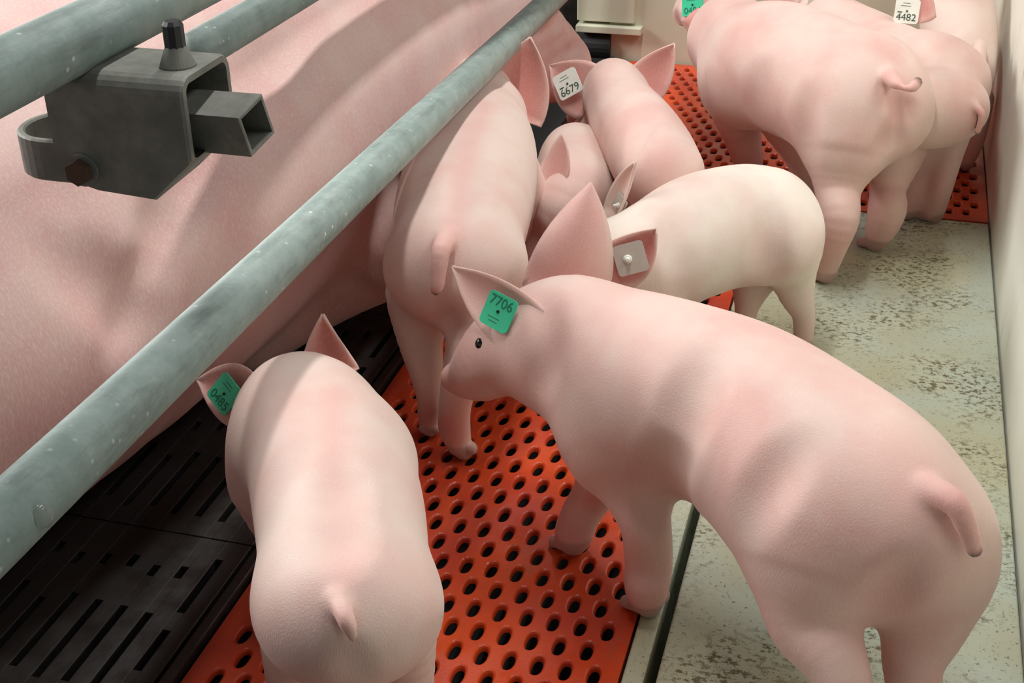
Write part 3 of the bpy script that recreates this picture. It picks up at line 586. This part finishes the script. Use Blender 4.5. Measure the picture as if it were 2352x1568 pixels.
slat_panel('slatted_floor_panel', -0.642, -0.118, 2.049, 3.205, -0.4734, 2.9163, 'orange plastic slatted floor panel at the back, under the piglet with the white tag')
slat_panel('slatted_floor_panel', -0.114, 0.222, 2.385, 3.205, -0.4734, 2.9163 + .036 * .4, 'orange plastic slatted floor panel beyond the concrete pad, along the right wall')

# concrete pad with its low ledge
slab('floor_ledge', (-0.189, 0.3, -0.12), (-0.166, 2.375, 0.0), CONC, 0.004, label='narrow pale concrete ledge between orange slats and raised pad', cat='floor ledge')
def pad():
    bm = bmesh.new(); add_box(bm, (-0.153, 0.3, -0.12), (0.222, 2.375, 0.002), 0.004)
    o = link('concrete_pad', mesh_of(bm, False), CONC)
    tag(o, 'speckled grey and tan concrete pad along the right wall', 'floor pad')
pad()

# black grate tiles
def grate_tile(x0, x1, y0, y1, top, label):
    bm = bmesh.new(); bars = []
    pitch = 0.0335; n = int((x1 - x0) / pitch)
    xs = [x1 - 0.026 - pitch * k for k in range(n)]
    th = 0.022; w = 0.0048
    # rows of slots: list of (y from far edge, length)
    edges = sorted([x0] + [v for x in xs for v in (x - w, x + w)] + [x1])
    for i in range(0, len(edges) - 1, 2):
        if edges[i + 1] - edges[i] > .001: add_box(bm, (edges[i], y0, top - th), (edges[i + 1], y1, top), 0.0015)
    for k, x in enumerate(xs):
        if k == 0: solids = [(0, .034), (.132, .162), (.228, .30)]
        else:
            s_ = .050 + .006 * (k % 3)
            solids = [(0, s_), (s_ + .020, s_ + .075), (s_ + .20, .30)]
            if k % 2: solids = [(0, s_), (s_ + .022, s_ + .085), (.265, .30)]
        for a, b in solids:
            add_box(bm, (x - w - .001, max(y1 - b, y0), top - th), (x + w + .001, y1 - a, top - .0004))
    o = link('black_grate_tile', mesh_of(bm), BLACK)
    return tag(o, label, 'floor grate', 'black slotted grate tiles')
lab = ['nearest the camera', 'second from the camera, beside the piglet seen from behind', 'third from the camera, under the ears of the front left piglet',
       'fourth from the camera, beside the legs of the middle piglet', 'fifth from the camera', 'sixth from the camera', 'seventh from the camera']
ye = [0.247, 0.547, 0.847, 1.147, 1.447, 1.747, 2.047, 2.347]
rows_ = ['bottom left corner tile of black slotted grating, nearest the camera', 'black slotted grate tile left of the front left piglet, below the seam',
         'black slotted grate tile under the head of the front left piglet, above the seam', 'black slotted grate tile in the shade behind the front left piglet',
         'black slotted grate tile in the shade beside the middle piglet', 'black slotted grate tile under the pipe beside the sow belly']
for i in range(1, 7):
    grate_tile(-0.990, -0.663, ye[i] - .298 if i else ye[i], ye[i], 0.012, rows_[i - 1])
slab('grate_edge_beam', (-0.660, 0.2, -0.05), (-0.646, 3.2, 0.010), BLACK, 0.003, label='long black edge beam between black grating and orange slats', cat='floor beam')
slab('sow_floor_plate', (-1.55, 0.0, -0.06), (-0.993, 3.2, 0.010), BLACK, 0.002, label='black floor plate the sow lies on', cat='floor plate')

# ------------------------------------------------------------------ pen pipework
def pipe(name, a, b, r, mat, label, cat='pipe', group=None):
    root = empty(name, a, label, cat, group)
    bm = bmesh.new(); add_tube(bm, (0, 0, 0), Vector(b) - Vector(a), r, 40)
    link('tube', mesh_of(bm, True), mat, root)
    return root
lp = pipe('guard_pipe', (-0.4938, 0.4405, 0.5062), (-0.6562, 2.8819, 0.3009), 0.0235, GALV, 'long galvanised round pipe crossing the picture diagonally above the piglets')
# water drop hanging under the pipe
bm = bmesh.new(); bmesh.ops.create_uvsphere(bm, u_segments=20, v_segments=14, radius=1)
for v in bm.verts: v.co = Vector((v.co.x * .0062, v.co.y * .0070, v.co.z * (.0105 if v.co.z > 0 else .0065)))
dm, dnt, db = new_mat('water'); db.inputs['Transmission Weight'].default_value = .9; db.inputs['Roughness'].default_value = .03; db.inputs['IOR'].default_value = 1.33
db.inputs['Base Color'].default_value = (.8, .85, .8, 1)
bm.transform(Matrix.Translation((-0.4784,0.5751,0.4979)))
o = link('water_drop', mesh_of(bm, True), dm); tag(o, 'clear water drop clinging to the galvanised pipe at lower left', 'water drop')
pipe('upper_rail', (-0.60, 0.234, 0.719), (-0.60, 3.1, 0.693), 0.0255, GALV, 'wide galvanised crate rail crossing the upper left corner, carrying the clamp', 'rail', 'crate rails')
pipe('upper_rail', (-0.70, 1.224, 0.593), (-0.70, 3.1, 0.574), 0.0215, GALV, 'galvanised crate rail behind the clamp, right of the wider rail', 'rail', 'crate rails')

# ------------------------------------------------------------------ clamp hanging under the upper rail
CL = empty('rail_clamp', (-0.56, 0.86, 0.60), 'grey cast box clamp with open end and black capped bolt, hung on the upper rail', 'clamp')
CO = Vector((-0.56, 0.86, 0.60))
def cpart(name, bm, mat, parent=CL, smooth=False, org=CO):
    bm.transform(Matrix.Translation(-org)); return link(name, mesh_of(bm, smooth), mat, parent)
# hollow casting: open on the right (+x)
def casting():
    bm = bmesh.new()
    y0, y1, zb, zt = 0.858, 0.938, 0.594, 0.694
    def prof(off, x, cut):
        a, b, c, d = y0 + off, y1 - off, zb + off, zt - off; r = max(.014 - off, .004)
        P_ = []
        for cx, cz, t0 in ((b - r, d - r, 0), (a + r, d - r, 90)):
            for k in range(6):
                t = math.radians(t0 + 90 * k / 5); P_.append((x, cx + r * math.cos(t), cz + r * math.sin(t)))
        P_ += [(x, a, c + cut), (x, a + .004, c + cut - .002), (x, b - .004, c + cut + .0), (x, b, c + cut + .002)]
        return P_
    rings = [prof(0, -0.6235, .012), prof(0, -0.590, .003), prof(0, -0.541, 0), prof(0, -0.506, .032), prof(0.0015, -0.5035, .034),
             prof(.0065, -0.5035, .030), prof(.0065, -0.541, .002), prof(.0065, -0.585, .004)]
    vs = [[bm.verts.new(p_) for p_ in r_] for r_ in rings]; n = len(vs[0])
    for a, b in zip(vs[:-1], vs[1:]):
        for k in range(n): bm.faces.new((a[k], a[(k + 1) % n], b[(k + 1) % n], b[k]))
    bm.faces.new(vs[0]); bm.faces.new(vs[-1][::-1])
    bmesh.ops.recalc_face_normals(bm, faces=bm.faces)
    for f_ in bm.faces: f_.smooth = False
    return bm
cpart('housing', casting(), CAST)
# square tube stub poking out of the housing
def stub():
    bm = bmesh.new(); w = .0175; t = .003
    def sq(x, h_): return [bm.verts.new((x, s1 * h_, s2 * h_)) for s1, s2 in ((-1, -1), (1, -1), (1, 1), (-1, 1))]
    R_ = [sq(-.055, w), sq(.020, w), sq(.0205, w - .0008), sq(.0205, w - t), sq(-.04, w - t)]
    for a, b in zip(R_[:-1], R_[1:]):
        for k in range(4): bm.faces.new((a[k], a[(k + 1) % 4], b[(k + 1) % 4], b[k]))
    bm.faces.new(R_[0]); bm.faces.new(R_[-1])
    bmesh.ops.recalc_face_normals(bm, faces=bm.faces)
    bm.transform(Matrix.Translation((-0.480, 0.892, 0.650)) @ Matrix.Rotation(math.radians(-10), 4, 'Z') @ Matrix.Rotation(math.radians(-4), 4, 'Y') @ Matrix.Rotation(math.radians(14), 4, 'X'))
    return bm
cpart('square_tube', stub(), CAST)
# bolt with cone nut and rubber cap on top
bx_, by_, bz_ = -0.522, 0.890, 0.693
bm = bmesh.new(); add_tube(bm, (bx_, by_, bz_), (bx_, by_, bz_ + .0025), .0142, 28); add_tube(bm, (bx_, by_, bz_ + .0025), (bx_, by_, bz_ + .017), .0138, 28, r2_=.0078)
cn = cpart('cone_nut', bm, CAST, smooth=False)
bm = bmesh.new(); add_tube(bm, (bx_, by_, bz_ + .016), (bx_, by_, bz_ + .033), .0083, 10); add_tube(bm, (bx_, by_, bz_ + .033), (bx_, by_, bz_ + .036), .0083, 10, r2_=.006)
cpart('rubber_cap', bm, RUBBER, cn)
# hex bolt on the near face
bm = bmesh.new(); add_tube(bm, (-0.6005, 0.8595, 0.6135), (-0.6005, 0.8555, 0.6135), .0135, 28)
wsh = cpart('washer', bm, CAST)
bm = bmesh.new(); add_tube(bm, (-0.6005, 0.8555, 0.6135), (-0.6005, 0.8475, 0.6135), .0105, 6)
cpart('hex_bolt', bm, RUST, wsh)
# bent flat strap looping out to the left
def strap():
    bm = bmesh.new(); pts = []
    cx, cy2, rx, ry = -0.640, 0.900, .034, .035
    path = [(-0.585, cy2 - ry)]
    for k in range(17):
        t = math.radians(-90 - 180 * k / 16); path.append((cx + rx * math.cos(t), cy2 + ry * math.sin(t)))
    path.append((-0.585, cy2 + ry))
    th, z0, z1 = .0065, .5985, .6335
    prev = None; n = len(path)
    for i, (x, y) in enumerate(path):
        a = Vector(path[max(i - 1, 0)]); b = Vector(path[min(i + 1, n - 1)]); d = (b - a).normalized(); nn_ = Vector((-d.y, d.x))
        q = [Vector((x, y)) + nn_ * th * s_ for s_ in (-.5, .5)]
        e_ = .0015
        ring = [bm.verts.new((*q[0], z0 + e_)), bm.verts.new((*(q[0] + nn_ * e_), z0)), bm.verts.new((*(q[1] - nn_ * e_), z0)), bm.verts.new((*q[1], z0 + e_)),
                bm.verts.new((*q[1], z1 - e_)), bm.verts.new((*(q[1] - nn_ * e_), z1)), bm.verts.new((*(q[0] + nn_ * e_), z1)), bm.verts.new((*q[0], z1 - e_))]
        if prev:
            for k in range(8): bm.faces.new((prev[k], prev[(k + 1) % 8], ring[(k + 1) % 8], ring[k]))
        else: bm.faces.new(ring)
        prev = ring
    bm.faces.new(prev[::-1]); bmesh.ops.recalc_face_normals(bm, faces=bm.faces)
    return bm
cpart('strap', strap(), CAST)

# ------------------------------------------------------------------ things at the back of the pen
def back_post():
    root = empty('feeder_post', (-0.70, 3.22, 0), 'beige upright feeder post with a dark recess, left of the back panel', 'feeder')
    o_ = Vector((-0.70, 3.22, 0))
    bm = bmesh.new(); add_box(bm, (-0.745, 3.20, 0.095), (-0.60, 3.24, 0.62), .004); bm.transform(Matrix.Translation(-o_)); link('front_panel', mesh_of(bm), WALLB, root)
    bm = bmesh.new(); add_box(bm, (-0.745, 3.185, 0.070), (-0.58, 3.235, 0.088), .003); bm.transform(Matrix.Translation(-o_)); link('shelf', mesh_of(bm), WALLB, root)
    bm = bmesh.new(); add_tube(bm, (-0.73, 3.23, 0.03), (-0.66, 3.23, 0.03), .035, 20); bm.transform(Matrix.Translation(-o_)); link('drinker_bowl', mesh_of(bm), RUBBER, root)
    bm = bmesh.new(); add_box(bm, (-0.90, 3.24, 0.06), (-0.748, 3.27, 0.62), .003); bm.transform(Matrix.Translation(-o_)); dp = link('dark_recess_panel', mesh_of(bm), BLACK, root)  # flat black panel whose colour stands in for the recess's darkness
    bm = bmesh.new(); add_tube(bm, (-0.775, 3.24, 0.155), (-0.775, 3.235, 0.155), .007, 14); bm.transform(Matrix.Translation(-o_)); link('rivet', mesh_of(bm), GALV, dp)
back_post()

# ------------------------------------------------------------------ the animals
G = 'piglets crowding the farrowing pen'
H = 0.0044
animal('sow', 'sow', 'large pink sow lying behind the pipes, filling the upper left', 'sow', 'sow', 0.011, None, direction('sow'))
animal('P1', 'piglet', 'front left piglet seen from behind, pipe shadow over its shoulders, green tag 0485', 'light', 'piglet', H, G, direction('P1'))
animal('P2', 'piglet', 'pink piglet nearest at lower right, head turned left, green tag above its visible eye', 'pink', 'piglet', H, G, direction('P2'))
animal('P3', 'piglet', 'pale middle piglet seen from behind, tail hanging, its head under the round pipe', 'light', 'piglet', H, G, direction('P3'))
animal('P6', 'piglet', 'cream white piglet behind the nearest one, cloudy tag backs in both reddish ears', 'cream', 'piglet', H, G, direction('P6'))
animal('P7', 'piglet', 'tall pink piglet at upper right with curled dark-tipped tail, stepping on the concrete pad', 'pink', 'piglet', H, G, direction('P7'))
animal('P8', 'piglet', 'darker pink piglet half hidden behind the tall curly-tailed one, hind leg at the pad edge', 'pink', 'piglet', H, G, direction('P8'))
animal('P9', 'piglet', 'small piglet squeezed against the right wall at the top, white tag in its left ear', 'light', 'piglet', H, G, direction('P9'))
animal('P5', 'piglet', 'pink piglet with white tag 6679 in its left ear, facing the sow', 'pink', 'piglet', H, G, direction('P5'))
animal('P4', 'piglet', 'small pale piglet wedged between two others, head down towards the camera', 'light', 'piglet', H, G, direction('P4'))
